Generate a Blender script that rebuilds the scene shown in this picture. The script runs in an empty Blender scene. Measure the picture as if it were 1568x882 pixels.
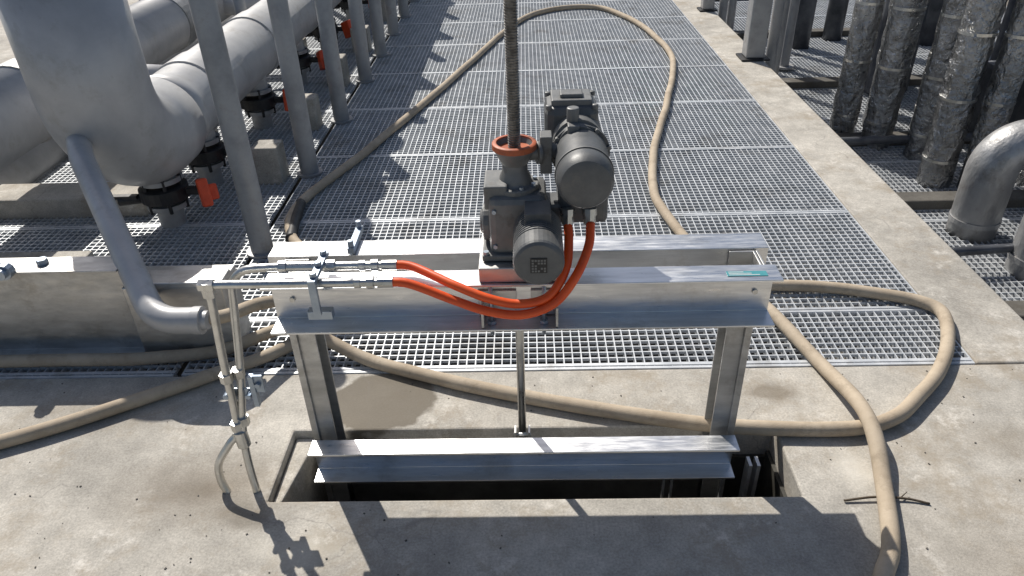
import bpy, bmesh, math, random
from mathutils import Vector, Matrix, Euler, noise
random.seed(7)
S=bpy.context.scene
col=S.collection
# ---------------------------------------------------------------- materials
def newmat(name):
    m=bpy.data.materials.new(name); m.use_nodes=True
    nt=m.node_tree; b=nt.nodes['Principled BSDF']
    return m,nt,b
def N(nt,t,**k):
    n=nt.nodes.new(t)
    for a,v in k.items():
        if a in n.inputs: n.inputs[a].default_value=v
        else: setattr(n,a,v)
    return n
def ramp(nt,src,stops):
    r=nt.nodes.new('ShaderNodeValToRGB')
    el=r.color_ramp.elements
    while len(el)<len(stops): el.new(.5)
    for e,(p,c) in zip(el,stops):
        e.position=p; e.color=(c,c,c,1) if not isinstance(c,tuple) else (*c,1)
    nt.links.new(src,r.inputs[0]); return r.outputs[0]
def mix(nt,fac,a,b,mode='MIX'):
    n=nt.nodes.new('ShaderNodeMix'); n.data_type='RGBA'; n.blend_type=mode
    for s,v in ((0,fac),(6,a),(7,b)):
        if isinstance(v,(float,int)): n.inputs[s].default_value=v if s==0 else (v,v,v,1)
        elif isinstance(v,tuple): n.inputs[s].default_value=(*v,1)
        else: nt.links.new(v,n.inputs[s])
    return n.outputs[2]
def noise_n(nt,vec,scale,detail=5,rough=.6):
    n=N(nt,'ShaderNodeTexNoise'); n.inputs['Scale'].default_value=scale; n.inputs['Detail'].default_value=detail; n.inputs['Roughness'].default_value=rough
    if vec is not None: nt.links.new(vec,n.inputs['Vector'])
    return n.outputs['Fac']
def simple(name,c1,c2,scale=12,metal=0,r1=.4,r2=.6,bump=.1,bscale=60,stretch=(1,1,1),dist=.002,dirt=None):
    m,nt,b=newmat(name)
    g=N(nt,'ShaderNodeNewGeometry'); mp=N(nt,'ShaderNodeMapping'); mp.inputs['Scale'].default_value=stretch
    nt.links.new(g.outputs['Position'],mp.inputs['Vector'])
    v=mp.outputs[0]
    f=noise_n(nt,v,scale,6,.65)
    c=ramp(nt,f,[(.3,c1),(.7,c2)])
    if dirt:
        df=ramp(nt,noise_n(nt,g.outputs['Position'],dirt[1],8,.75),[(.54,0.),(.68,dirt[2])]); c=mix(nt,df,c,dirt[0])
    nt.links.new(c,b.inputs['Base Color'])
    f2=noise_n(nt,v,scale*2.7,4,.6)
    nt.links.new(ramp(nt,f2,[(.3,r1),(.7,r2)]),b.inputs['Roughness'])
    b.inputs['Metallic'].default_value=metal
    if bump:
        bp=N(nt,'ShaderNodeBump'); bp.inputs['Strength'].default_value=bump; bp.inputs['Distance'].default_value=dist
        nt.links.new(noise_n(nt,v,bscale,4,.6),bp.inputs['Height']); nt.links.new(bp.outputs[0],b.inputs['Normal'])
    return m
def concrete(name,base=.30,warm=(1,.945,.84),spots=()):
    m,nt,b=newmat(name)
    g=N(nt,'ShaderNodeNewGeometry'); P=g.outputs['Position']
    big=ramp(nt,noise_n(nt,P,1.3,6,.65),[(.32,.64),(.68,1.12)])
    mid=ramp(nt,noise_n(nt,P,8,7,.75),[(.28,.68),(.72,1.16)])
    fine=ramp(nt,noise_n(nt,P,140,3,.7),[(.25,.68),(.75,1.2)])
    c=mix(nt,1.,big,mid,'MULTIPLY'); c=mix(nt,1.,c,fine,'MULTIPLY')
    c=mix(nt,1.,c,tuple(base*w for w in warm),'MULTIPLY')
    st=ramp(nt,noise_n(nt,P,2.7,8,.78),[(.50,0.),(.64,.7)])
    c=mix(nt,st,c,(base*.55,base*.465,base*.35))
    sc=ramp(nt,noise_n(nt,P,5.3,9,.82),[(.56,0.),(.66,.6)])
    c=mix(nt,sc,c,(base*1.35,base*1.29,base*1.18))
    wob=N(nt,'ShaderNodeTexNoise'); wob.inputs['Scale'].default_value=7; wob.inputs['Detail'].default_value=5
    nt.links.new(P,wob.inputs['Vector'])
    wv=N(nt,'ShaderNodeVectorMath',operation='MULTIPLY_ADD'); nt.links.new(wob.outputs['Color'],wv.inputs[0]); wv.inputs[1].default_value=(.16,.16,0); 
    ad=N(nt,'ShaderNodeVectorMath',operation='SUBTRACT'); nt.links.new(P,ad.inputs[0]); ad.inputs[1].default_value=(.08,.08,0)
    nt.links.new(ad.outputs[0],wv.inputs[2])
    for (x,y,rx,ry,edge,amt,tint) in spots:
        s=N(nt,'ShaderNodeVectorMath',operation='SUBTRACT'); nt.links.new(wv.outputs[0],s.inputs[0]); s.inputs[1].default_value=(x,y,0)
        q=N(nt,'ShaderNodeVectorMath',operation='MULTIPLY'); nt.links.new(s.outputs[0],q.inputs[0]); q.inputs[1].default_value=(1/rx,1/ry,0)
        l=N(nt,'ShaderNodeVectorMath',operation='LENGTH'); nt.links.new(q.outputs[0],l.inputs[0])
        f=ramp(nt,l.outputs['Value'],[(max(0,1-edge),amt),(1.,0.)])
        c=mix(nt,f,c,tint)
    vo=N(nt,'ShaderNodeTexVoronoi'); vo.feature='DISTANCE_TO_EDGE'; vo.inputs['Scale'].default_value=1.1
    nt.links.new(wv.outputs[0],vo.inputs['Vector'])
    cr=ramp(nt,vo.outputs['Distance'],[(0.,.45),(.004,0.)])
    gate=ramp(nt,noise_n(nt,P,1.9,2,.5),[(.5,0.),(.56,1.)])
    crf=mix(nt,1.,cr,gate,'MULTIPLY')
    c=mix(nt,crf,c,(base*.35,base*.33,base*.3))
    nt.links.new(c,b.inputs['Base Color']); b.inputs['Roughness'].default_value=.88
    bp=N(nt,'ShaderNodeBump'); bp.inputs['Strength'].default_value=.6; bp.inputs['Distance'].default_value=.004
    h=mix(nt,.5,noise_n(nt,P,160,4,.7),noise_n(nt,P,18,5,.6))
    nt.links.new(h,bp.inputs['Height']); nt.links.new(bp.outputs[0],b.inputs['Normal'])
    return m
wet=(.15,.13,.10)
M={}
M['deck']=concrete('concrete_deck',.56,spots=[(-.54,1.94,.20,.16,.10,.9,wet),(-1.0,1.55,.36,.20,.9,.75,(.15,.12,.085)),(.83,1.96,.13,.07,.6,.7,(.17,.14,.10)),(-.4,1.15,.3,.2,.9,.35,(.15,.12,.09)),(1.25,1.2,.3,.4,.9,.4,(.22,.185,.14)),(.98,1.60,.10,.08,.7,.55,(.68,.65,.58)),(-.85,1.45,.10,.07,.7,.5,(.14,.12,.09)),(1.5,1.7,.15,.1,.8,.45,(.2,.165,.12)),(-.66,1.32,.16,.07,.8,.45,(.66,.63,.55)),(-1.5,1.9,.35,.12,.9,.45,(.24,.21,.17))])
M['kerb']=concrete('concrete_kerb',.56)
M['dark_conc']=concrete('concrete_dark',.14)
M['alu']=simple('aluminium_mill',(.62,.63,.64),(.84,.85,.86),9,1.,.26,.46,.12,40,(.6,5,5),dirt=((.44,.42,.39),4,.5))
M['alu_b']=simple('aluminium_weathered',(.42,.42,.41),(.66,.66,.65),6,.85,.35,.55,.2,50,(1,3,3),dirt=((.30,.28,.25),5,.6))
M['steel']=simple('stainless_tube',(.50,.50,.48),(.70,.70,.68),20,1.,.25,.42,.1,80)
M['galv']=simple('galvanised_grating',(.46,.49,.52),(.70,.72,.74),9,.3,.40,.6,0,90,dirt=((.28,.26,.23),3,.6))
M['pipe']=simple('grey_painted_pipe',(.38,.385,.395),(.53,.53,.53),4,.15,.36,.5,.15,35,dirt=((.30,.28,.25),5,.55))
M['post']=simple('grey_post_paint',(.27,.275,.28),(.43,.435,.44),7,.3,.4,.55,.15,50,dirt=((.20,.17,.14),7,.6))
M['act']=simple('dark_grey_actuator_paint',(.085,.09,.093),(.14,.145,.148),14,.1,.38,.52,.15,120,dirt=((.19,.175,.155),9,.55))
M['act2']=simple('grey_gearbox_paint',(.14,.145,.145),(.21,.212,.21),18,.2,.4,.58,.25,90,dirt=((.10,.085,.07),12,.7))
M['black']=simple('black_rubber',(.012,.012,.013),(.03,.03,.032),20,0,.45,.6,.1,80)
M['red']=simple('orange_red_hose',(.78,.085,.012),(.90,.125,.022),22,0,.33,.45,.05,80,dirt=((.55,.10,.04),20,.5))
M['orange']=simple('orange_cap',(.36,.08,.03),(.52,.13,.045),30,0,.45,.6,.1,80,dirt=((.12,.07,.05),25,.8))
M['valve_red']=simple('valve_handle_red',(.62,.06,.015),(.80,.10,.03),22,0,.4,.5,.1,80)
M['screw']=simple('greased_steel',(.09,.085,.078),(.34,.33,.31),60,.9,.3,.5,.2,200)
M['foil']=simple('foil_wrap',(.24,.245,.25),(.52,.52,.52),12,1.,.22,.42,1.,26,(1,1,.8),.03,dirt=((.10,.095,.09),5,.6))
M['foil2']=simple('sheet_cladding',(.30,.305,.31),(.46,.46,.46),7,.55,.42,.58,.6,14,(1,1,.6),.015,dirt=((.18,.16,.14),6,.6))
M['bolt']=simple('bolt_blue_zinc',(.28,.34,.42),(.42,.48,.55),22,.8,.3,.5,.1,80)
M['teal']=simple('teal_label',(.05,.26,.30),(.09,.33,.36),30,0,.3,.4,0)
M['white']=simple('label_white',(.6,.62,.62),(.7,.7,.7),30,0,.5,.6,0)
M['machine']=simple('dark_machine',(.05,.055,.065),(.15,.16,.18),5,.4,.35,.6,.3,30)
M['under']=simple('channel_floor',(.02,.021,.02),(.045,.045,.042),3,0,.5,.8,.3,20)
M['slot_shade']=simple('channel_shade_dark',(.03,.03,.025),(.08,.075,.065),7,0,.4,.8,.3,20)  # shade inside the gate opening, put into a dark colour
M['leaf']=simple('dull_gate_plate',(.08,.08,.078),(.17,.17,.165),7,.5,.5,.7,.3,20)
M['twig']=simple('dry_twig',(.06,.045,.03),(.12,.09,.06),40,0,.7,.9,.2,90)
M['earth']=simple('gravel_ground',(.16,.145,.12),(.28,.26,.22),6,0,.85,.95,.6,60,dist=.02)
m,nt,b=newmat('canvas_hose')
g=N(nt,'ShaderNodeNewGeometry'); P=g.outputs['Position']
c=ramp(nt,noise_n(nt,P,6,6,.7),[(.3,(.35,.28,.20)),(.7,(.52,.44,.335))])
d=ramp(nt,noise_n(nt,P,14,6,.75),[(.52,0.),(.72,.6)])
c=mix(nt,d,c,(.21,.165,.115)); nt.links.new(c,b.inputs['Base Color']); b.inputs['Roughness'].default_value=.8
bp=N(nt,'ShaderNodeBump'); bp.inputs['Strength'].default_value=.35; bp.inputs['Distance'].default_value=.002
nt.links.new(noise_n(nt,P,260,2,.5),bp.inputs['Height']); nt.links.new(bp.outputs[0],b.inputs['Normal'])
M['hose']=m
# ---------------------------------------------------------------- mesh helpers
def box(bm,x0,x1,y0,y1,z0,z1,mat=None):
    v=[Vector((x,y,z)) for x in (x0,x1) for y in (y0,y1) for z in (z0,z1)]
    if mat is not None: v=[mat@q for q in v]
    v=[bm.verts.new(q) for q in v]
    for f in ((0,1,3,2),(4,6,7,5),(0,4,5,1),(2,3,7,6),(0,2,6,4),(1,5,7,3)):
        bm.faces.new([v[i] for i in f])
def frame_for(t,prev=None):
    t=t.normalized()
    if prev is None:
        u=Vector((0,0,1)) if abs(t.z)<.9 else Vector((0,1,0))
    else: u=prev
    u=(u-t*u.dot(t)).normalized()
    return u,t.cross(u)
def sweep(bm,pts,rads,seg=16,cap=True):
    pts=[Vector(p) for p in pts]; n=len(pts)
    if isinstance(rads,(int,float)): rads=[rads]*n
    rings=[];u=None
    for i,p in enumerate(pts):
        t=(pts[min(i+1,n-1)]-pts[max(i-1,0)])
        u,w=frame_for(t,u)
        rings.append([bm.verts.new(p+(u*math.cos(a)+w*math.sin(a))*rads[i]) for a in [2*math.pi*k/seg for k in range(seg)]])
    for i in range(n-1):
        for k in range(seg):
            f=bm.faces.new((rings[i][k],rings[i][(k+1)%seg],rings[i+1][(k+1)%seg],rings[i+1][k])); f.smooth=True
    if cap:
        bm.faces.new(rings[0][::-1]); bm.faces.new(rings[-1])
def cr(pts,sub=10):
    P=[Vector(p) for p in pts]; P=[P[0]*2-P[1]]+P+[P[-1]*2-P[-2]]; out=[]
    for i in range(1,len(P)-2):
        a,b,c,d=P[i-1:i+3]
        for s in range(sub):
            t=s/sub
            out.append(.5*((2*b)+(c-a)*t+(2*a-5*b+4*c-d)*t*t+(3*b-a-3*c+d)*t**3))
    out.append(P[-2]); return out
def fillet(pts,r,sub=10):
    P=[Vector(p) for p in pts]; out=[P[0]]
    for i in range(1,len(P)-1):
        a=(P[i-1]-P[i]).normalized(); b=(P[i+1]-P[i]).normalized()
        for s in range(sub+1):
            t=s/sub
            p0=P[i]+a*r; p2=P[i]+b*r
            ang=t*math.pi/2
            o=P[i]+a*r+b*r
            q=o-b*r*math.cos(ang)-a*r*math.sin(ang)
            if abs(a.dot(b))>.2: q=(1-t)**2*p0+2*t*(1-t)*P[i]+t*t*p2
            out.append(q)
    out.append(P[-1]); return out
def cyl(bm,p0,p1,r,r2=None,seg=24):
    sweep(bm,[p0,p1],[r,r if r2 is None else r2],seg)
def lathe(bm,p0,axis,prof,seg=28):
    a=Vector(axis).normalized(); p0=Vector(p0); u,w=frame_for(a); rings=[]
    for d,r in prof:
        rings.append([bm.verts.new(p0+a*d+(u*math.cos(k)+w*math.sin(k))*max(r,.0005)) for k in [2*math.pi*j/seg for j in range(seg)]])
    for i in range(len(rings)-1):
        for k in range(seg): bm.faces.new((rings[i][k],rings[i][(k+1)%seg],rings[i+1][(k+1)%seg],rings[i+1][k]))
    bm.faces.new(rings[0][::-1]); bm.faces.new(rings[-1])
def prof_x(bm,pts,x0,x1,skew=0):
    a=[bm.verts.new((x0,y,z)) for y,z in pts]; b=[bm.verts.new((x1,y,z)) for y,z in pts]; n=len(pts)
    for i in range(n): bm.faces.new((a[i],a[(i+1)%n],b[(i+1)%n],b[i]))
    bm.faces.new(a[::-1]); bm.faces.new(b)
def prof_z(bm,pts,z0,z1):
    a=[bm.verts.new((x,y,z0)) for x,y in pts]; b=[bm.verts.new((x,y,z1)) for x,y in pts]; n=len(pts)
    for i in range(n): bm.faces.new((a[i],a[(i+1)%n],b[(i+1)%n],b[i]))
    bm.faces.new(a[::-1]); bm.faces.new(b)
def empty(name,loc=(0,0,0)):
    e=bpy.data.objects.new(name,None); col.objects.link(e); e.location=(0,0,0); return e
def obj(name,bm,mat,parent=None,bevel=0,smooth_angle=None):
    bmesh.ops.recalc_face_normals(bm,faces=bm.faces)
    me=bpy.data.meshes.new(name); bm.to_mesh(me); bm.free()
    o=bpy.data.objects.new(name,me); col.objects.link(o)
    me.materials.append(M[mat] if isinstance(mat,str) else mat)
    if parent: o.parent=parent
    if bevel:
        md=o.modifiers.new('bv','BEVEL'); md.width=bevel; md.segments=2; md.limit_method='ANGLE'; md.angle_limit=math.radians(35)
    if smooth_angle:
        for p in me.polygons: p.use_smooth=True
        try: me.set_sharp_from_angle(angle=math.radians(smooth_angle))
        except Exception: pass
    return o
B=bmesh.new
# ---------------------------------------------------------------- ground / deck
bm=B(); box(bm,-150,150,-150,150,-1.65,-1.6); obj('ground',bm,'earth')
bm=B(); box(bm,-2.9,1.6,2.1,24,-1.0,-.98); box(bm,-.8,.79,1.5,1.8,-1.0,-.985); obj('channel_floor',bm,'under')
def slab_cells(xs,ys,solid,z0,z1,name,mat):
    bm=B(); V={}
    def v(i,j,z):
        k=(i,j,z)
        if k not in V: V[k]=bm.verts.new((xs[i],ys[j],z))
        return V[k]
    nx,ny=len(xs)-1,len(ys)-1
    S_=lambda i,j:0<=i<nx and 0<=j<ny and solid(i,j)
    for i in range(nx):
        for j in range(ny):
            if not S_(i,j): continue
            bm.faces.new((v(i,j,z1),v(i+1,j,z1),v(i+1,j+1,z1),v(i,j+1,z1)))
            if not S_(i-1,j): bm.faces.new((v(i,j,z0),v(i,j,z1),v(i,j+1,z1),v(i,j+1,z0)))
            if not S_(i+1,j): bm.faces.new((v(i+1,j,z0),v(i+1,j+1,z0),v(i+1,j+1,z1),v(i+1,j,z1)))
            if not S_(i,j-1): bm.faces.new((v(i,j,z0),v(i+1,j,z0),v(i+1,j,z1),v(i,j,z1)))
            if not S_(i,j+1): bm.faces.new((v(i,j+1,z0),v(i,j+1,z1),v(i+1,j+1,z1),v(i+1,j+1,z0)))
    return obj(name,bm,mat,bevel=.007)
xs=[-7,-.80,.79,8]; ys=[-4,1.50,1.80,2.10]
slab_cells(xs,ys,lambda i,j: not(i==1 and j==1),-1.5,0,'concrete_deck','deck')
bm=B(); prof_z(bm,[(-.797,1.503),(-.775,1.503),(-.725,1.797),(-.797,1.797)],-1.4,-.03); obj('concrete_rebate',bm,'kerb',bevel=.006)
bm=B(); box(bm,-.72,.78,1.785,1.797,-1.4,-.13); box(bm,.776,.788,1.503,1.784,-1.4,-.10); box(bm,-.774,.775,1.503,1.512,-1.4,-.05); obj('channel_shade_lining',bm,'slot_shade')  # thin dark sheets added to darken the inside of the opening
bm=B(); box(bm,1.603,1.92,2.103,24,-1.5,.004); obj('concrete_kerb',bm,'kerb',bevel=.008)
# ---------------------------------------------------------------- gratings
def grating(name,x0,x1,y0,y1,z,px=.033,py=.034,seams_y=(),seams_x=(),mat='galv',hw=.0021):
    bm=B()
    n=int((x1-x0)/px)
    for i in range(n+1):
        x=x0+i*px
        box(bm,x-hw,x+hw,y0,y1,z-.028,z)
    y=y0
    while y<y1:
        box(bm,x0,x1,y-.0025,y+.0025,z-.014,z-.001); y+=py
    for s in seams_y:
        if y0<=s<=y1:
            box(bm,x0,x1,s-.015,s-.003,z-.032,z+.002); box(bm,x0,x1,s+.003,s+.015,z-.032,z+.0025)
    for s in seams_x: box(bm,s-.003,s+.003,y0,y1,z-.03,z+.0012)
    return obj(name,bm,mat)
seams=[2.118]+[2.46+.865*k for k in range(19)]
grating('walkway_grating',-1.30,1.598,2.104,18,0,seams_y=seams,seams_x=(-1.30,1.596))
grating('walkway_grating',-2.9,-1.335,2.104,9,-.004,seams_y=seams)
grating('pit_grating',1.95,6.0,2.5,13,-.42,.036,.05,seams_y=[3.1+.9*k for k in range(14)])
bm=B(); box(bm,-2.9,1.598,18.01,40,-.03,0); obj('walkway_slab',bm,'kerb')
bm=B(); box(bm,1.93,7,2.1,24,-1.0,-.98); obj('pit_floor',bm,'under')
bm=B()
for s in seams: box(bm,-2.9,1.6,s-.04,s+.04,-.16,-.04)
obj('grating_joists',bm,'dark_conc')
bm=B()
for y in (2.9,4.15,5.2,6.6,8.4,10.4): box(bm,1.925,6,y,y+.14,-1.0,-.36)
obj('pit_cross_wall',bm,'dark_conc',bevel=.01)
bm=B()
for y,z,x0,x1 in ((2.75,.06,-2.9,-2.05),(3.45,.10,-2.9,-2.02),(4.3,.10,-2.9,-2.0),(5.3,.10,-2.9,-2.0),(6.6,.1,-2.9,-2.0)):
    box(bm,x0,x1,y,y+.22,-.3,z)
obj('concrete_cross_wall',bm,'kerb',bevel=.01)
bm=B()
for y in (3.9,4.75,5.7,6.7,7.9): box(bm,-1.55,-1.40,y-.07,y+.07,-.02,.20+.02*random.random())
obj('concrete_plinth',bm,'kerb',bevel=.008)
bm=B(); box(bm,-7,-2.92,2.105,24,-1.5,.0); obj('concrete_apron',bm,'kerb',bevel=.01)
bm=B(); box(bm,7.0,14,2.0,24,-1.5,.0); box(bm,8.002,14,-4,1.998,-1.5,0);obj('concrete_apron',bm,'kerb',bevel=.01)
# ---------------------------------------------------------------- sluice gate
G=empty('sluice_gate')
t=.007
def channel(bm,x0,x1,yw,yf,z0,z1,t=t):
    s=1 if yf<yw else -1
    pts=[(yw,z0),(yf,z0),(yf,z0+t),(yw-s*t,z0+t),(yw-s*t,z1-t),(yf,z1-t),(yf,z1),(yw,z1)]
    prof_x(bm,pts,x0,x1)
bm=B(); channel(bm,-.715,.655,1.695,1.615,.53,.68); obj('front_top_channel',bm,'alu',G,bevel=.0015)
bm=B(); channel(bm,-.745,.665,1.79,1.875,.53,.678); obj('rear_top_channel',bm,'alu',G,bevel=.0015)
bm=B()
for xa,s in ((-.695,1),(.625,-1)):
    x1=xa+s*.07
    pts=[(xa,1.70),(x1,1.70),(x1,1.706),(xa+s*.006,1.706),(xa+s*.006,1.779),(x1,1.779),(x1,1.785),(xa,1.785)]
    if s<0: pts=pts[::-1]
    prof_z(bm,pts,-.95,.672)
    box(bm,xa if s>0 else xa-.02, xa+.02 if s>0 else xa,1.690,1.698,-.95,.526)
obj('guide_legs',bm,'alu_b',G,bevel=.001)
bm=B()
channel(bm,-.69,.62,1.665,1.60,-.035,.088)
obj('lower_crossbeam',bm,'alu',G,bevel=.0015)
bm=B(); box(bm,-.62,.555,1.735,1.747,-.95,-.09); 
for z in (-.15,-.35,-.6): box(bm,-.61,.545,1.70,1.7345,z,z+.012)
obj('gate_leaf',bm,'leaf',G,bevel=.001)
bm=B()
for x in (.665,.69): box(bm,x,x+.01,1.62,1.66,-.9,-.0)
for x in (.40,.425,.58): box(bm,x,x+.006,1.60,1.61,-.5,-.04)
obj('guide_strips',bm,'alu_b',G)
bm=B(); box(bm,-.135,.07,1.625,1.87,.681,.725); obj('mounting_block',bm,'alu_b',G,bevel=.003)
bm=B()
box(bm,-.145,-.04,1.680,1.687,.539,.62); box(bm,.0,.075,1.680,1.687,.539,.62)
box(bm,-.135,-.128,1.62,1.679,.539,.60); box(bm,.066,.073,1.62,1.679,.539,.60)
obj('stiffener_plates',bm,'alu_b',G,bevel=.001)
bm=B()
for x in (-.108,.035):
    cyl(bm,(x,1.645,.50),(x,1.645,.70),.006,seg=10)
    lathe(bm,(x,1.645,.538),(0,0,1),[(0,.013),(.01,.013)],6); lathe(bm,(x,1.645,.52),(0,0,1),[(0,.013),(.009,.013)],6)
    cyl(bm,(x,1.83,.70),(x,1.83,.745),.007,seg=10); lathe(bm,(x,1.83,.727),(0,0,1),[(0,.014),(.01,.014)],6)
obj('studs',bm,'bolt',G)
bm=B(); cyl(bm,(-.035,1.745,-.06),(-.035,1.745,.75),.0125,seg=16)
for dx in (-.022,.022): box(bm,-.035+dx-.003,-.035+dx+.003,1.70,1.735,-.06,.075)
cyl(bm,(-.062,1.718,.05),(-.008,1.718,.05),.007,seg=10)
obj('stem',bm,'steel',G)
bm=B(); prof=[];z=0
while z<.80:
    prof+= [(z,.0142),(z+.002,.0163),(z+.0036,.0163),(z+.0052,.0142)]; z+=.0065
lathe(bm,(-.035,1.745,1.0),(0,0,1),prof,18); obj('threaded_stem',bm,'screw',G)
bm=B(); box(bm,.60,.664,1.80,1.806,.60,.672); box(bm,.628,.634,1.70,1.785,.60,.672); obj('end_plate',bm,'alu_b',G,bevel=.001)
bm=B(); box(bm,.515,.62,1.636,1.660,.6805,.6816); obj('label',bm,'teal',G)
bm=B()
for k in range(3): box(bm,.520,.60-.02*k,1.640+.007*k,1.6425+.007*k,.6817,.6820)
obj('label_print',bm,'white',G)
bm=B()
for x in (-.66,-.08,.02,.60): lathe(bm,(x,1.657,.03),(0,-1,0),[(0,.007),(.006,.007)],6)
for x in (-.66,.61): lathe(bm,(x,1.687,.60),(0,-1,0),[(0,.008),(.006,.008)],6)
obj('bolts',bm,'steel',G)
# ---------------------------------------------------------------- actuator
A=empty('electric_actuator')
bm=B(); box(bm,-.105,.045,1.67,1.82,.727,.90)
obj('gearbox',bm,'act2',A,bevel=.018)
bm=B()
box(bm,-.125,.06,1.655,1.835,.727,.745)
box(bm,-.115,-.055,1.69,1.80,.86,.925)
lathe(bm,(-.035,1.745,.895),(0,0,1),[(0,.062),(.018,.062),(.018,.045),(.03,.04)],28)
lathe(bm,(-.103,1.745,.80),(-1,0,0),[(0,.05),(.02,.05),(.02,.035),(.028,.03)],24)
obj('gearbox_covers',bm,'act2',A,bevel=.004)
bm=B()
for k in range(8):
    a=k*math.pi/4+.3
    lathe(bm,(-.035+.053*math.cos(a),1.745+.053*math.sin(a),.913),(0,0,1),[(0,.006),(.007,.006)],6)
for dx in (-.115,.05):
    for dy in (1.665,1.825): lathe(bm,(dx,dy,.745),(0,0,1),[(0,.008),(.008,.008)],6)
for dz in (.765,.865):
    for dx in (-.09,.03): lathe(bm,(dx,1.672,dz),(0,-1,0),[(0,.006),(.008,.006)],6)
obj('gearbox_bolts',bm,'bolt',A)
bm=B(); lathe(bm,(-.035,1.745,.92),(0,0,1),[(0,.042),(.012,.04),(.025,.033),(.045,.032),(.05,.036),(.085,.053),(.10,.055),(.10,.046),(.075,.036),(.06,.02)],32)
obj('stem_cup',bm,'act2',A,smooth_angle=40)
bm=B(); lathe(bm,(-.035,1.745,1.01),(0,0,1),[(-.004,.0565),(.010,.0565),(.012,.054),(.012,.046),(-.02,.040),(-.02,.038)],32)
obj('orange_cap_ring',bm,'orange',A,smooth_angle=40)
bm=B(); prof=[(0,.045),(.01,.045)]; d=.01
while d<.125:
    prof+=[(d,.062),(d+.006,.062),(d+.006,.055),(d+.011,.055)]; d+=.011
prof+=[(d,.062),(d+.055,.062),(d+.062,.059),(d+.066,.052)]
mz=.812; mx=.020
lathe(bm,(mx,1.69,mz),(0,-1,0),prof,36); 
box(bm,mx-.032,mx+.033,1.60,1.68,mz+.045,mz+.08)
obj('ribbed_motor',bm,'act',A,bevel=.0012)
fy=1.69-(d+.066)
bm=B(); box(bm,mx-.02,mx+.02,fy-.0025,fy-.0005,mz-.022,mz+.018); obj('motor_nameplate',bm,'black',A)
bm=B()
for i in range(5):
    for j in range(5):
        if random.random()<.6: box(bm,mx-.017+.0072*i,mx-.012+.0072*i,fy-.0032,fy-.0026,mz-.019+.0072*j,mz-.014+.0072*j)
obj('nameplate_print',bm,'act2',A)
bm=B()
lathe(bm,(.135,1.83,.970),(0,-1,0),[(0,.070),(.03,.070),(.03,.076),(.045,.076),(.045,.068),(.20,.070),(.225,.068),(.238,.060),(.243,.045)],40)
obj('control_drum',bm,'act',A,smooth_angle=35)
bm=B(); lathe(bm,(.135,1.655,.970),(0,-1,0),[(0,.0725),(.006,.0725)],40); lathe(bm,(.130,1.90,.99),(0,-1,0),[(0,.066),(.10,.066),(.10,.06),(.12,.055)],36)
for k in range(8):
    a=k*math.pi/4+.2; lathe(bm,(.135+.073*math.cos(a),1.79,.970+.073*math.sin(a)),(0,-1,0),[(0,.006),(.012,.006)],6)
obj('drum_rings',bm,'act2',A,smooth_angle=35)
bm=B(); box(bm,.045,.185,1.84,1.97,.93,1.075); obj('terminal_box',bm,'act',A,bevel=.022)
bm=B(); box(bm,.062,.168,1.858,1.952,1.070,1.088); box(bm,.085,.145,1.875,1.92,1.086,1.098); cyl(bm,(.115,1.81,1.02),(.115,1.81,1.085),.016)
box(bm,.10,.13,1.77,1.83,1.02,1.05)
for dx,dy in ((.055,1.85),(.175,1.85),(.055,1.96),(.175,1.96)): lathe(bm,(dx,dy,1.065),(0,0,1),[(0,.009),(.014,.009)],8)
obj('terminal_lid',bm,'act2',A,bevel=.005)
bm=B(); box(bm,.075,.205,1.72,1.86,.80,.92); box(bm,.03,.09,1.72,1.80,.80,.86); obj('switch_housing',bm,'act',A,bevel=.012)
bm=B(); cyl(bm,(-.0,1.76,.985),(.08,1.78,.985),.02); cyl(bm,(.02,1.76,.985),(.03,1.763,.985),.03); box(bm,.03,.06,1.75,1.80,.93,1.03)
obj('coupling',bm,'act2',A,bevel=.002)
bm=B()
for x in (.098,.155):
    lathe(bm,(x,1.70,.855),(0,-.25,-1),[(0,.019),(.018,.019),(.018,.016),(.04,.016)],8)
obj('cable_glands',bm,'steel',A)
# ---------------------------------------------------------------- conduits + steel tubes
H1=empty('hydraulic_line')
bm=B()
sweep(bm,cr([(-.365,1.675,.712),(-.31,1.668,.708),(-.20,1.60,.693),(-.11,1.565,.672),(-.03,1.555,.660),(.045,1.56,.678),(.09,1.60,.735),(.10,1.66,.79),(.098,1.69,.82)]),.0120,14)
sweep(bm,cr([(-.365,1.60,.705),(-.31,1.597,.699),(-.20,1.575,.662),(-.11,1.55,.642),(-.02,1.54,.637),(.06,1.55,.665),(.115,1.58,.725),(.15,1.64,.778),(.157,1.685,.82)]),.0120,14)
obj('orange_hoses',bm,'red',H1)
bm=B()
for y,z in ((1.675,.712),(1.60,.705)):
    lathe(bm,(-.355,y,z),(-1,0,0),[(0,.0145),(.04,.0145),(.04,.011),(.05,.011),(.05,.017),(.068,.017),(.068,.012),(.085,.012),(.085,.015),(.10,.015)],12)
lathe(bm,(-.52,1.675,.712),(-1,0,0),[(0,.018),(.03,.018),(.03,.015),(.13,.015),(.13,.019),(.15,.019)],14)
lathe(bm,(-.862,1.60,.705),(1,0,0),[(0,.017),(.04,.017)],6); lathe(bm,(-.842,1.60,.715),(0,0,-1),[(0,.017),(.045,.017)],6)
for (x,y,z) in ((-.865,1.60,.41),(-.838,1.622,.41),(-.872,1.592,.235),(-.852,1.598,.25)):
    lathe(bm,(x,y,z),(0,0,-1),[(0,.018),(.028,.018)],6)
lathe(bm,(-.868,1.59,.20),(.1,-.15,-1),[(0,.02),(.05,.02),(.055,.015)],14)
obj('fittings',bm,'steel',H1)
bm=B()
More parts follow.
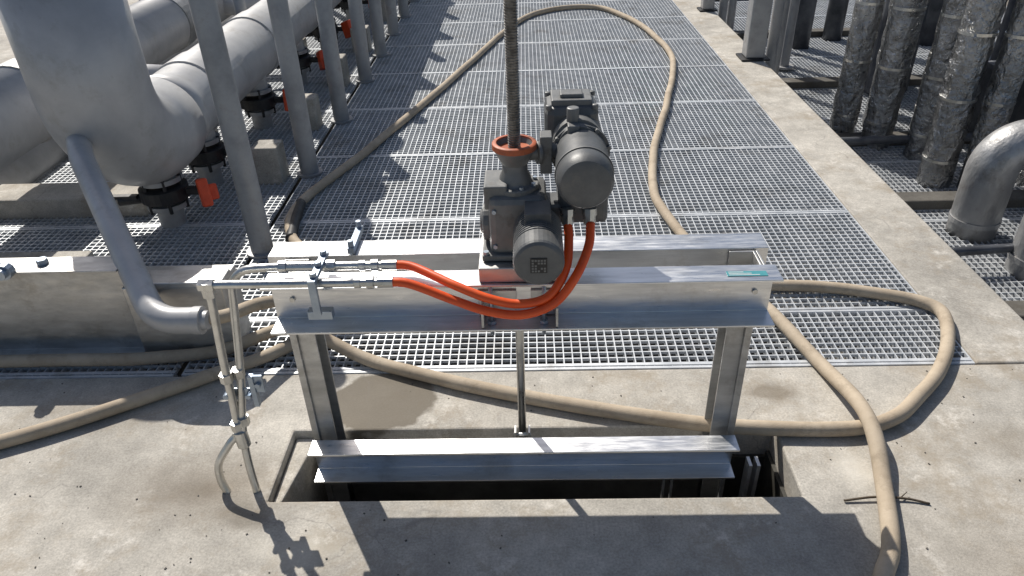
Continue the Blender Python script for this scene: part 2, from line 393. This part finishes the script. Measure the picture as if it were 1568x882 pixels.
sweep(bm,cr([(-.44,1.675,.712),(-.60,1.675,.712),(-.72,1.675,.710),(-.775,1.675,.700),(-.808,1.672,.665),(-.818,1.665,.60),(-.828,1.635,.45),(-.838,1.62,.36),(-.855,1.60,.24),(-.862,1.585,.16),(-.858,1.565,.08),(-.845,1.54,-.01)],8),.0118,14)
sweep(bm,cr([(-.44,1.60,.705),(-.70,1.60,.705),(-.82,1.60,.705),(-.838,1.60,.690),(-.845,1.60,.62),(-.86,1.60,.44),(-.868,1.60,.30),(-.875,1.59,.20),(-.905,1.578,.16),(-.945,1.56,.10),(-.95,1.55,.04),(-.935,1.54,-.01)],8),.0118,14)
obj('steel_tubes',bm,'steel',H1)
bm=B()
box(bm,-.565,-.545,1.57,1.72,.722,.734); box(bm,-.565,-.545,1.56,1.572,.63,.734); box(bm,-.59,-.525,1.585,1.61,.60,.625)
for y in (1.585,1.64,1.70): lathe(bm,(-.555,y,.734),(0,0,1),[(0,.010),(.012,.010)],6)
box(bm,-.515,-.495,1.79,1.93,.682,.70)
for y in (1.80,1.92): lathe(bm,(-.505,y,.70),(0,0,1),[(0,.009),(.02,.009)],6)
box(bm,-.885,-.795,1.612,1.618,.315,.345); box(bm,-.805,-.79,1.595,1.612,.29,.40); box(bm,-.80,-.765,1.60,1.606,.34,.40)
for x,z in ((-.88,.33),(-.815,.33),(-.78,.37)): lathe(bm,(x,1.612,z),(0,-1,0),[(0,.009),(.022,.009)],6)
obj('tube_clamps',bm,'bolt',H1,bevel=.001)
# ---------------------------------------------------------------- canvas hoses
def hose(name,pts,r=.0245,parent=None):
    bm=B(); c=cr(pts,12)
    c=[Vector((p.x+.006*noise.noise(p*3),p.y+.006*noise.noise(p*3+Vector((5,5,5))),p.z)) for p in c]
    rr=[r*(1+.04*noise.noise(p*9)) for p in c]
    sweep(bm,c,rr,16); return obj(name,bm,'hose',parent)
z=.0255
F=[(-1.16,3.13),(-1.21,3.50),(-.99,4.21),(-.63,5.49),(-.22,7.07),(.02,7.75),(.30,8.05),(.62,8.12),(.85,7.95),(1.08,7.3),(1.165,6.75),(1.20,6.2),(1.13,5.7),(.95,4.92),(.79,4.3),(.71,3.92),(.66,3.55),(.67,3.36),(.73,3.02),(.83,2.70),(.95,2.42),(1.04,2.07),(1.06,1.76),(1.03,1.52),(.96,1.31),(.90,1.21),(.80,1.05),(.62,.8)]
A1=[(-2.3,1.50),(-1.75,1.74),(-1.40,1.93),(-1.16,2.08),(-.98,2.20),(-.84,2.36),(-.80,2.60),(-.97,2.88)]
FP2=[(x,y,z) for x,y in A1+F]
FP2=[(p[0],p[1],.074) if (abs(p[0]-1.06)<.015 and abs(p[1]-1.76)<.02) else p for p in FP2]
h=empty('fire_hose'); hose('hose_body',FP2,parent=h)
bm=B(); sweep(bm,cr([(-1.155,3.10,z),(-1.185,3.28,z),(-1.21,3.50,z)],8),.0275,16); obj('black_tape',bm,'black',h)
Bp=[(-3.0,2.15),(-2.2,2.17),(-1.62,2.175),(-1.45,2.18),(-1.20,2.215),(-.97,2.28),(-.83,2.245),(-.62,2.15),(-.41,2.06),(-.04,1.93),(.39,1.815),(.70,1.765),(1.01,1.75),(1.18,1.80),(1.30,1.90),(1.43,2.03),(1.53,2.18),(1.61,2.38),(1.56,2.47),(1.43,2.53),(1.24,2.59),(1.05,2.61),(.5,2.62),(-.4,2.5),(-.85,2.42),(-1.0,2.28)]
P3=[]
n=len(Bp)
for i,(x,y) in enumerate(Bp):
    zz=z
    if abs(x+.97)<.01 or abs(x+.83)<.01 : zz=z+.050
    if i==n-2: zz=.12
    if i==n-1: zz=.20
    if i==n-3: zz=.06
    P3.append((x,y,zz))
P3+=[(-1.10,2.14,.235),(-1.20,2.10,.25)]
h=empty('fire_hose'); hose('hose_body',P3,parent=h)
# ---------------------------------------------------------------- left: pipework
LP=empty('pipe_header')
X,Y,Z=-1.87,3.10,.46
bm=B()
pts=fillet([(X,Y,1.22),(X,Y,Z),(X,Y+.7,Z)],.33,18)[:-1]+[(X,Y+.47,Z)]
sweep(bm,pts,.234,44)
obj('large_elbow',bm,'pipe',LP)
bm=B(); sweep(bm,[(X,Y+.46,Z),(X,Y+.60,Z),(X,Y+.68,Z),(X,14,Z)],[.233,.207,.196,.196],40)
obj('header_pipe',bm,'pipe',LP)
bm=B()
for y in (3.95,5.0,6.2,7.7,9.4):
    lathe(bm,(X,y,Z),(0,1,0),[(0,.196),(.0,.206),(.22,.206),(.22,.196)],36)
obj('pipe_sleeves',bm,'pipe',LP,smooth_angle=30)
bm=B()
for p in (4.3,6.3): sweep(bm,[(X-.15,p,Z),(-2.65,p,Z+.05)],.08,20)
sweep(bm,[(-2.65,2.95,.52),(-2.65,14,.52)],.20,32)
sweep(bm,[(-3.05,2.4,.05),(-3.05,12,.05)],.16,32)
obj('rear_pipes',bm,'pipe',LP)
bm=B()
for y in (3.7,5.5,7.4): lathe(bm,(-2.65,y,.52),(0,1,0),[(0,.21),(.16,.21)],32); lathe(bm,(-3.05,y-.5,.05),(0,1,0),[(0,.17),(.1,.17)],28)
obj('rear_sleeves',bm,'foil2',LP)
bm=B(); sweep(bm,[(-1.74,4.5,1.42),(-1.74,14,1.42)],.21,32)  # added above the view to cast the shade band on the walkway's left
for y in (4.9,5.6,6.9,8.4,9.8): lathe(bm,(-1.74,y,1.42),(0,1,0),[(0,.26),(.03,.26),(.035,.26),(.065,.26)],28)  # flanges make the edge of that cast shade uneven
lathe(bm,(-1.74,4.49,1.42),(0,1,0),[(-.02,.22),(.03,.26)],24)
obj('added_shade_pipe',bm,'pipe',LP,smooth_angle=30)
bm=B()
for y in (4.84,6.5,8.0,9.8,12): box(bm,-1.78,-1.27,y-.02,y+.02,1.176,1.212)
obj('pipe_brackets',bm,'post',LP)
bm=B(); sweep(bm,[(-1.98,3.06,.62)]+fillet([(-1.80,2.75,.60),(-1.325,2.10,.25),(-1.17,2.10,.25)],.09,10),.047,24); lathe(bm,(-1.185,2.10,.25),(1,0,0),[(0,.05),(.03,.05),(.03,.035),(.05,.033)],20)
obj('branch_pipe',bm,'pipe',LP,smooth_angle=40)
for i,(y,x) in enumerate(((3.36,-1.84),(3.88,-1.83),(4.78,-1.80),(5.75,-1.80),(6.75,-1.80),(7.9,-1.80))):
    v=empty('butterfly_valve')
    s=1.2; zc=.17
    def zz_(q): return zc+(q-.46)*s
    bm=B(); cyl(bm,(x,y,-.35),(x,y,zz_(.41)),.064,seg=24); lathe(bm,(x,y,zz_(.40)),(0,0,1),[(0,.10),(.024,.10),(.024,.07),(.03,.07)],24); lathe(bm,(x,y,zz_(.515)),(0,0,1),[(0,.105),(.024,.105),(.024,.085),(.11,.08)],24)
    obj('stub_pipe',bm,'post',v,smooth_angle=40)
    bm=B(); lathe(bm,(x,y,zz_(.432)),(0,0,1),[(0,.085),(.005,.118),(.07,.118),(.08,.085)],26)
    box(bm,x+.09,x+.20,y-.018,y+.018,zz_(.45),zz_(.48)); cyl(bm,(x-.11,y-.02,zz_(.44)),(x-.22,y-.05,zz_(.44)),.024)
    box(bm,x-.28,x-.12,y-.06,y-.025,zz_(.45),zz_(.465))
    for k in range(6):
        a=k*math.pi/3; cyl(bm,(x+.097*math.cos(a),y+.097*math.sin(a),zz_(.39)),(x+.097*math.cos(a),y+.097*math.sin(a),zz_(.54)),.010,seg=8)
    obj('valve_body',bm,'black',v,bevel=.003)
    bm=B(); r=Matrix.Translation((x+.22,y-.04,zz_(.465)))@Matrix.Rotation(.5+.4*math.sin(i*2.1),4,'Z')@Matrix.Rotation(-.35,4,'X')
    box(bm,-.026,.026,-.06,.06,-.065,.075,r); box(bm,-.015,.065,-.016,.016,-.04,.04,r)
    obj('valve_handle',bm,'valve_red',v,bevel=.010)
for i,y in enumerate((3.03,3.95,4.84,5.75,6.5,7.25,8.0,8.8,9.8,10.8,12)):
    p=empty('steel_post')
    x=-1.275
    bm=B(); sweep(bm,[(x,y,-.3),(x,y,1.16),(x,y,1.175)],[.052,.052,.045],28); lathe(bm,(x,y,.001),(0,0,1),[(0,.075),(.012,.075)],24); obj('tube',bm,'post',p,smooth_angle=40)
for y in (5.9,6.6,7.6,8.5,9.4):
    p=empty('steel_post'); bm=B(); sweep(bm,[(-2.2,y,-.3),(-2.2,y,1.0)],.045,20); lathe(bm,(-2.2,y,.001),(0,0,1),[(0,.07),(.012,.07)],24);obj('tube',bm,'post',p)
L=empty('adjacent_gate_beam')
bm=B(); pts=[(2.28,.0),(2.22,.0),(2.22,.008),(2.272,.008),(2.272,.362),(2.25,.362),(2.25,.37),(2.36,.37),(2.36,.36),(2.28,.36)]
prof_x(bm,pts,-3.2,-1.5)
obj('beam',bm,'alu_b',L,bevel=.002)
bm=B(); box(bm,-1.498,-1.13,2.24,2.40,.0,.30); box(bm,-1.44,-1.12,2.23,2.33,.302,.325); obj('end_box',bm,'alu_b',L,bevel=.004)
bm=B(); lathe(bm,(-1.80,2.31,.371),(0,0,1),[(0,.02),(.02,.02)],6); lathe(bm,(-1.90,2.26,.38),(0,-1,0),[(0,.03),(.03,.03),(.03,.02),(.05,.02)],12)
obj('beam_bolts',bm,'bolt',L)
# ---------------------------------------------------------------- right
def sqpost(x,y,w,h=1.3):
    p=empty('steel_post'); bm=B(); 
    prof_z(bm,[(x-w/2,y-w/2),(x+w/2,y-w/2),(x+w/2,y+w/2),(x-w/2,y+w/2)],.02,h); obj('column',bm,'post',p,bevel=.012)
    bm=B(); box(bm,x-w*.75,x+w*.75,y-w*.7,y+w*.7,.006,.02); obj('base_plate',bm,'black',p,bevel=.002)
sqpost(1.85,6.1,.15); sqpost(1.86,7.9,.12); sqpost(1.86,9.6,.12)
for x,y in ((2.08,6.35),(2.24,6.7),(2.1,8.2),(2.3,8.6),(2.5,7.2)):
    p=empty('steel_post'); bm=B(); sweep(bm,[(x,y,-.9),(x,y,1.2)],.045,20); lathe(bm,(x,y,-.40),(0,0,1),[(0,.09),(.02,.09)],20); obj('tube',bm,'post',p,smooth_angle=40)
def wrapped(x,y,r,top,zb=-.9,name='foil_wrapped_pipe',mat='foil',seed=0):
    p=empty(name); bm=B(); n=44; seg=22
    rings=[]
    for i in range(n+1):
        zz=zb+(top-zb)*i/n; ring=[]
        for k in range(seg):
            a=2*math.pi*(k+.5*(i%2))/seg
            q=Vector((math.cos(a)*1.8,math.sin(a)*1.8,zz*3.2+seed))
            rr=r*(1+.12*noise.noise(q)+.12*abs(noise.noise(q*2.7))+.09*noise.noise(q*6))
            if i==n: rr*=.6
            ring.append(bm.verts.new((x+rr*math.cos(a),y+rr*math.sin(a),zz)))
        rings.append(ring)
    for i in range(n):
        for k in range(seg):
            k2=(k+1)%seg
            if i%2==0:
                bm.faces.new((rings[i][k],rings[i][k2],rings[i+1][k])); bm.faces.new((rings[i][k2],rings[i+1][k2],rings[i+1][k]))
            else:
                bm.faces.new((rings[i][k],rings[i+1][k2],rings[i+1][k])); bm.faces.new((rings[i][k],rings[i][k2],rings[i+1][k2]))
    bm.faces.new(rings[-1]); obj('foil_jacket',bm,mat,p,smooth_angle=22)
    bm=B()
    for zz in (-.25,.15,.55,.9): lathe(bm,(x,y,zz),(0,0,1),[(0,r*1.08),(.018,r*1.08)],24)
    obj('straps',bm,'steel',p)
for k,(x,y,r,tp) in enumerate(((2.42,5.45,.09,1.1),(2.60,5.25,.10,1.25),(2.80,5.0,.09,1.2),(2.70,4.55,.10,1.15),(2.90,4.45,.08,1.2),(3.10,5.5,.12,1.3),(3.5,5.3,.10,1.2),(2.75,5.6,.1,1.2),(3.3,4.5,.07,1.2))):
    wrapped(x,y,r,tp,seed=k*7.3)
for k,(x,y,zt,r) in enumerate(((2.60,3.86,.12,.13),(2.70,3.40,.03,.135),(3.35,4.3,.25,.14))):
    e=empty('insulated_pipe_elbow'); bm=B()
    sweep(bm,fillet([(x,y,-.95),(x,y,zt),(x+1.6,y+.12,zt)],.16,12),r,32); obj('bend',bm,'foil2',e)
    bm=B(); lathe(bm,(x,y,-.35),(0,0,1),[(0,r*1.04),(.03,r*1.04)],32); lathe(bm,(x+.26,y+.02,zt),(1,.075,0),[(0,r*1.04),(.03,r*1.04)],32); obj('bands',bm,'foil2',e)
m_=empty('pump_unit')
bm=B(); box(bm,3.3,3.9,4.9,5.4,-.4,.15); box(bm,3.4,3.8,5.0,5.3,.15,.55)
box(bm,2.95,3.3,6.3,6.9,-.4,.5); box(bm,4.2,5.2,4.5,6.5,-.4,.4)
obj('housing',bm,'machine',m_,bevel=.04)
bm=B(); lathe(bm,(3.35,4.85,.32),(0,-1,0),[(0,.15),(.1,.15),(.1,.2),(.13,.2),(.13,.12),(.3,.12)],28)
lathe(bm,(3.7,5.1,.55),(0,0,1),[(0,.14),(.3,.14),(.32,.1)],28)
sweep(bm,fillet([(2.95,5.9,-.9),(2.95,5.9,.6),(4.5,5.9,.6)],.2,8),.09,20)
sweep(bm,[(2.1,3.4,-.3),(5.2,3.7,-.3)],.025,12); sweep(bm,[(2.0,5.0,-.3),(5.2,5.1,-.3)],.03,12)
for k in range(5):
    sweep(bm,[(3.2+.35*k,6.9+.1*k,-.6),(3.2+.35*k,6.9+.1*k,1.1)],.06,16)
obj('pump_parts',bm,'machine',m_,smooth_angle=35)
bm=B()
for k in range(7): sweep(bm,[(2.9+.45*k,8+.3*(k%3),-.6),(2.9+.45*k,8+.3*(k%3),1.2)],.1,18)
e=empty('pipe_row'); obj('pipes',bm,'machine',e)
bm=B()
for k in range(240):
    x=random.uniform(-2,2.2); y=random.uniform(1.0,2.08)
    if -.82<x<.80 and 1.48<y<1.82: continue
    s=random.uniform(.001,.003); a=random.random()*6
    r=Matrix.Translation((x,y,s*.5))@Matrix.Rotation(a,4,'Z'); box(bm,-s,s,-s*.7,s*.7,-s*.5,s*.4,r)
obj('gravel_grit',bm,'dark_conc')
bm=B(); sweep(bm,cr([(.90,1.475,.006),(.99,1.482,.012),(1.08,1.478,.008),(1.14,1.462,.004)],5),[.0035]*16,8)
sweep(bm,[(1.06,1.478,.009),(1.09,1.50,.012)],[.0022,.001],6)
obj('twig',bm,'twig')
# ---------------------------------------------------------------- light, camera
sd=Vector((.47,-.83,-1)).normalized()
l=bpy.data.lights.new('sun','SUN'); l.energy=5.0; l.angle=math.radians(.53); l.color=(1,.945,.865)
lo=bpy.data.objects.new('sun',l); col.objects.link(lo); lo.rotation_euler=sd.to_track_quat('-Z','Y').to_euler()
w=bpy.data.worlds.new('World'); S.world=w; w.use_nodes=True
nt=w.node_tree; bg=nt.nodes['Background']; sky=nt.nodes.new('ShaderNodeTexSky'); sky.sky_type='NISHITA'; sky.sun_disc=False
sky.sun_elevation=math.asin(-sd.z); sky.sun_rotation=math.atan2(-sd.x,-sd.y); sky.air_density=1; sky.dust_density=2
nt.links.new(sky.outputs[0],bg.inputs[0]); bg.inputs[1].default_value=.08
cd=bpy.data.cameras.new('camera'); cd.lens=36*1121.8/1568; cd.sensor_width=36; cd.clip_end=500; cd.clip_start=.02
co=bpy.data.objects.new('camera',cd); col.objects.link(co); co.location=(0,0,1.7); co.rotation_euler=Euler((1.0031,.0288,.0120),'XYZ')
S.camera=co
S.view_settings.view_transform='Standard'; S.view_settings.look='None'; S.view_settings.exposure=0
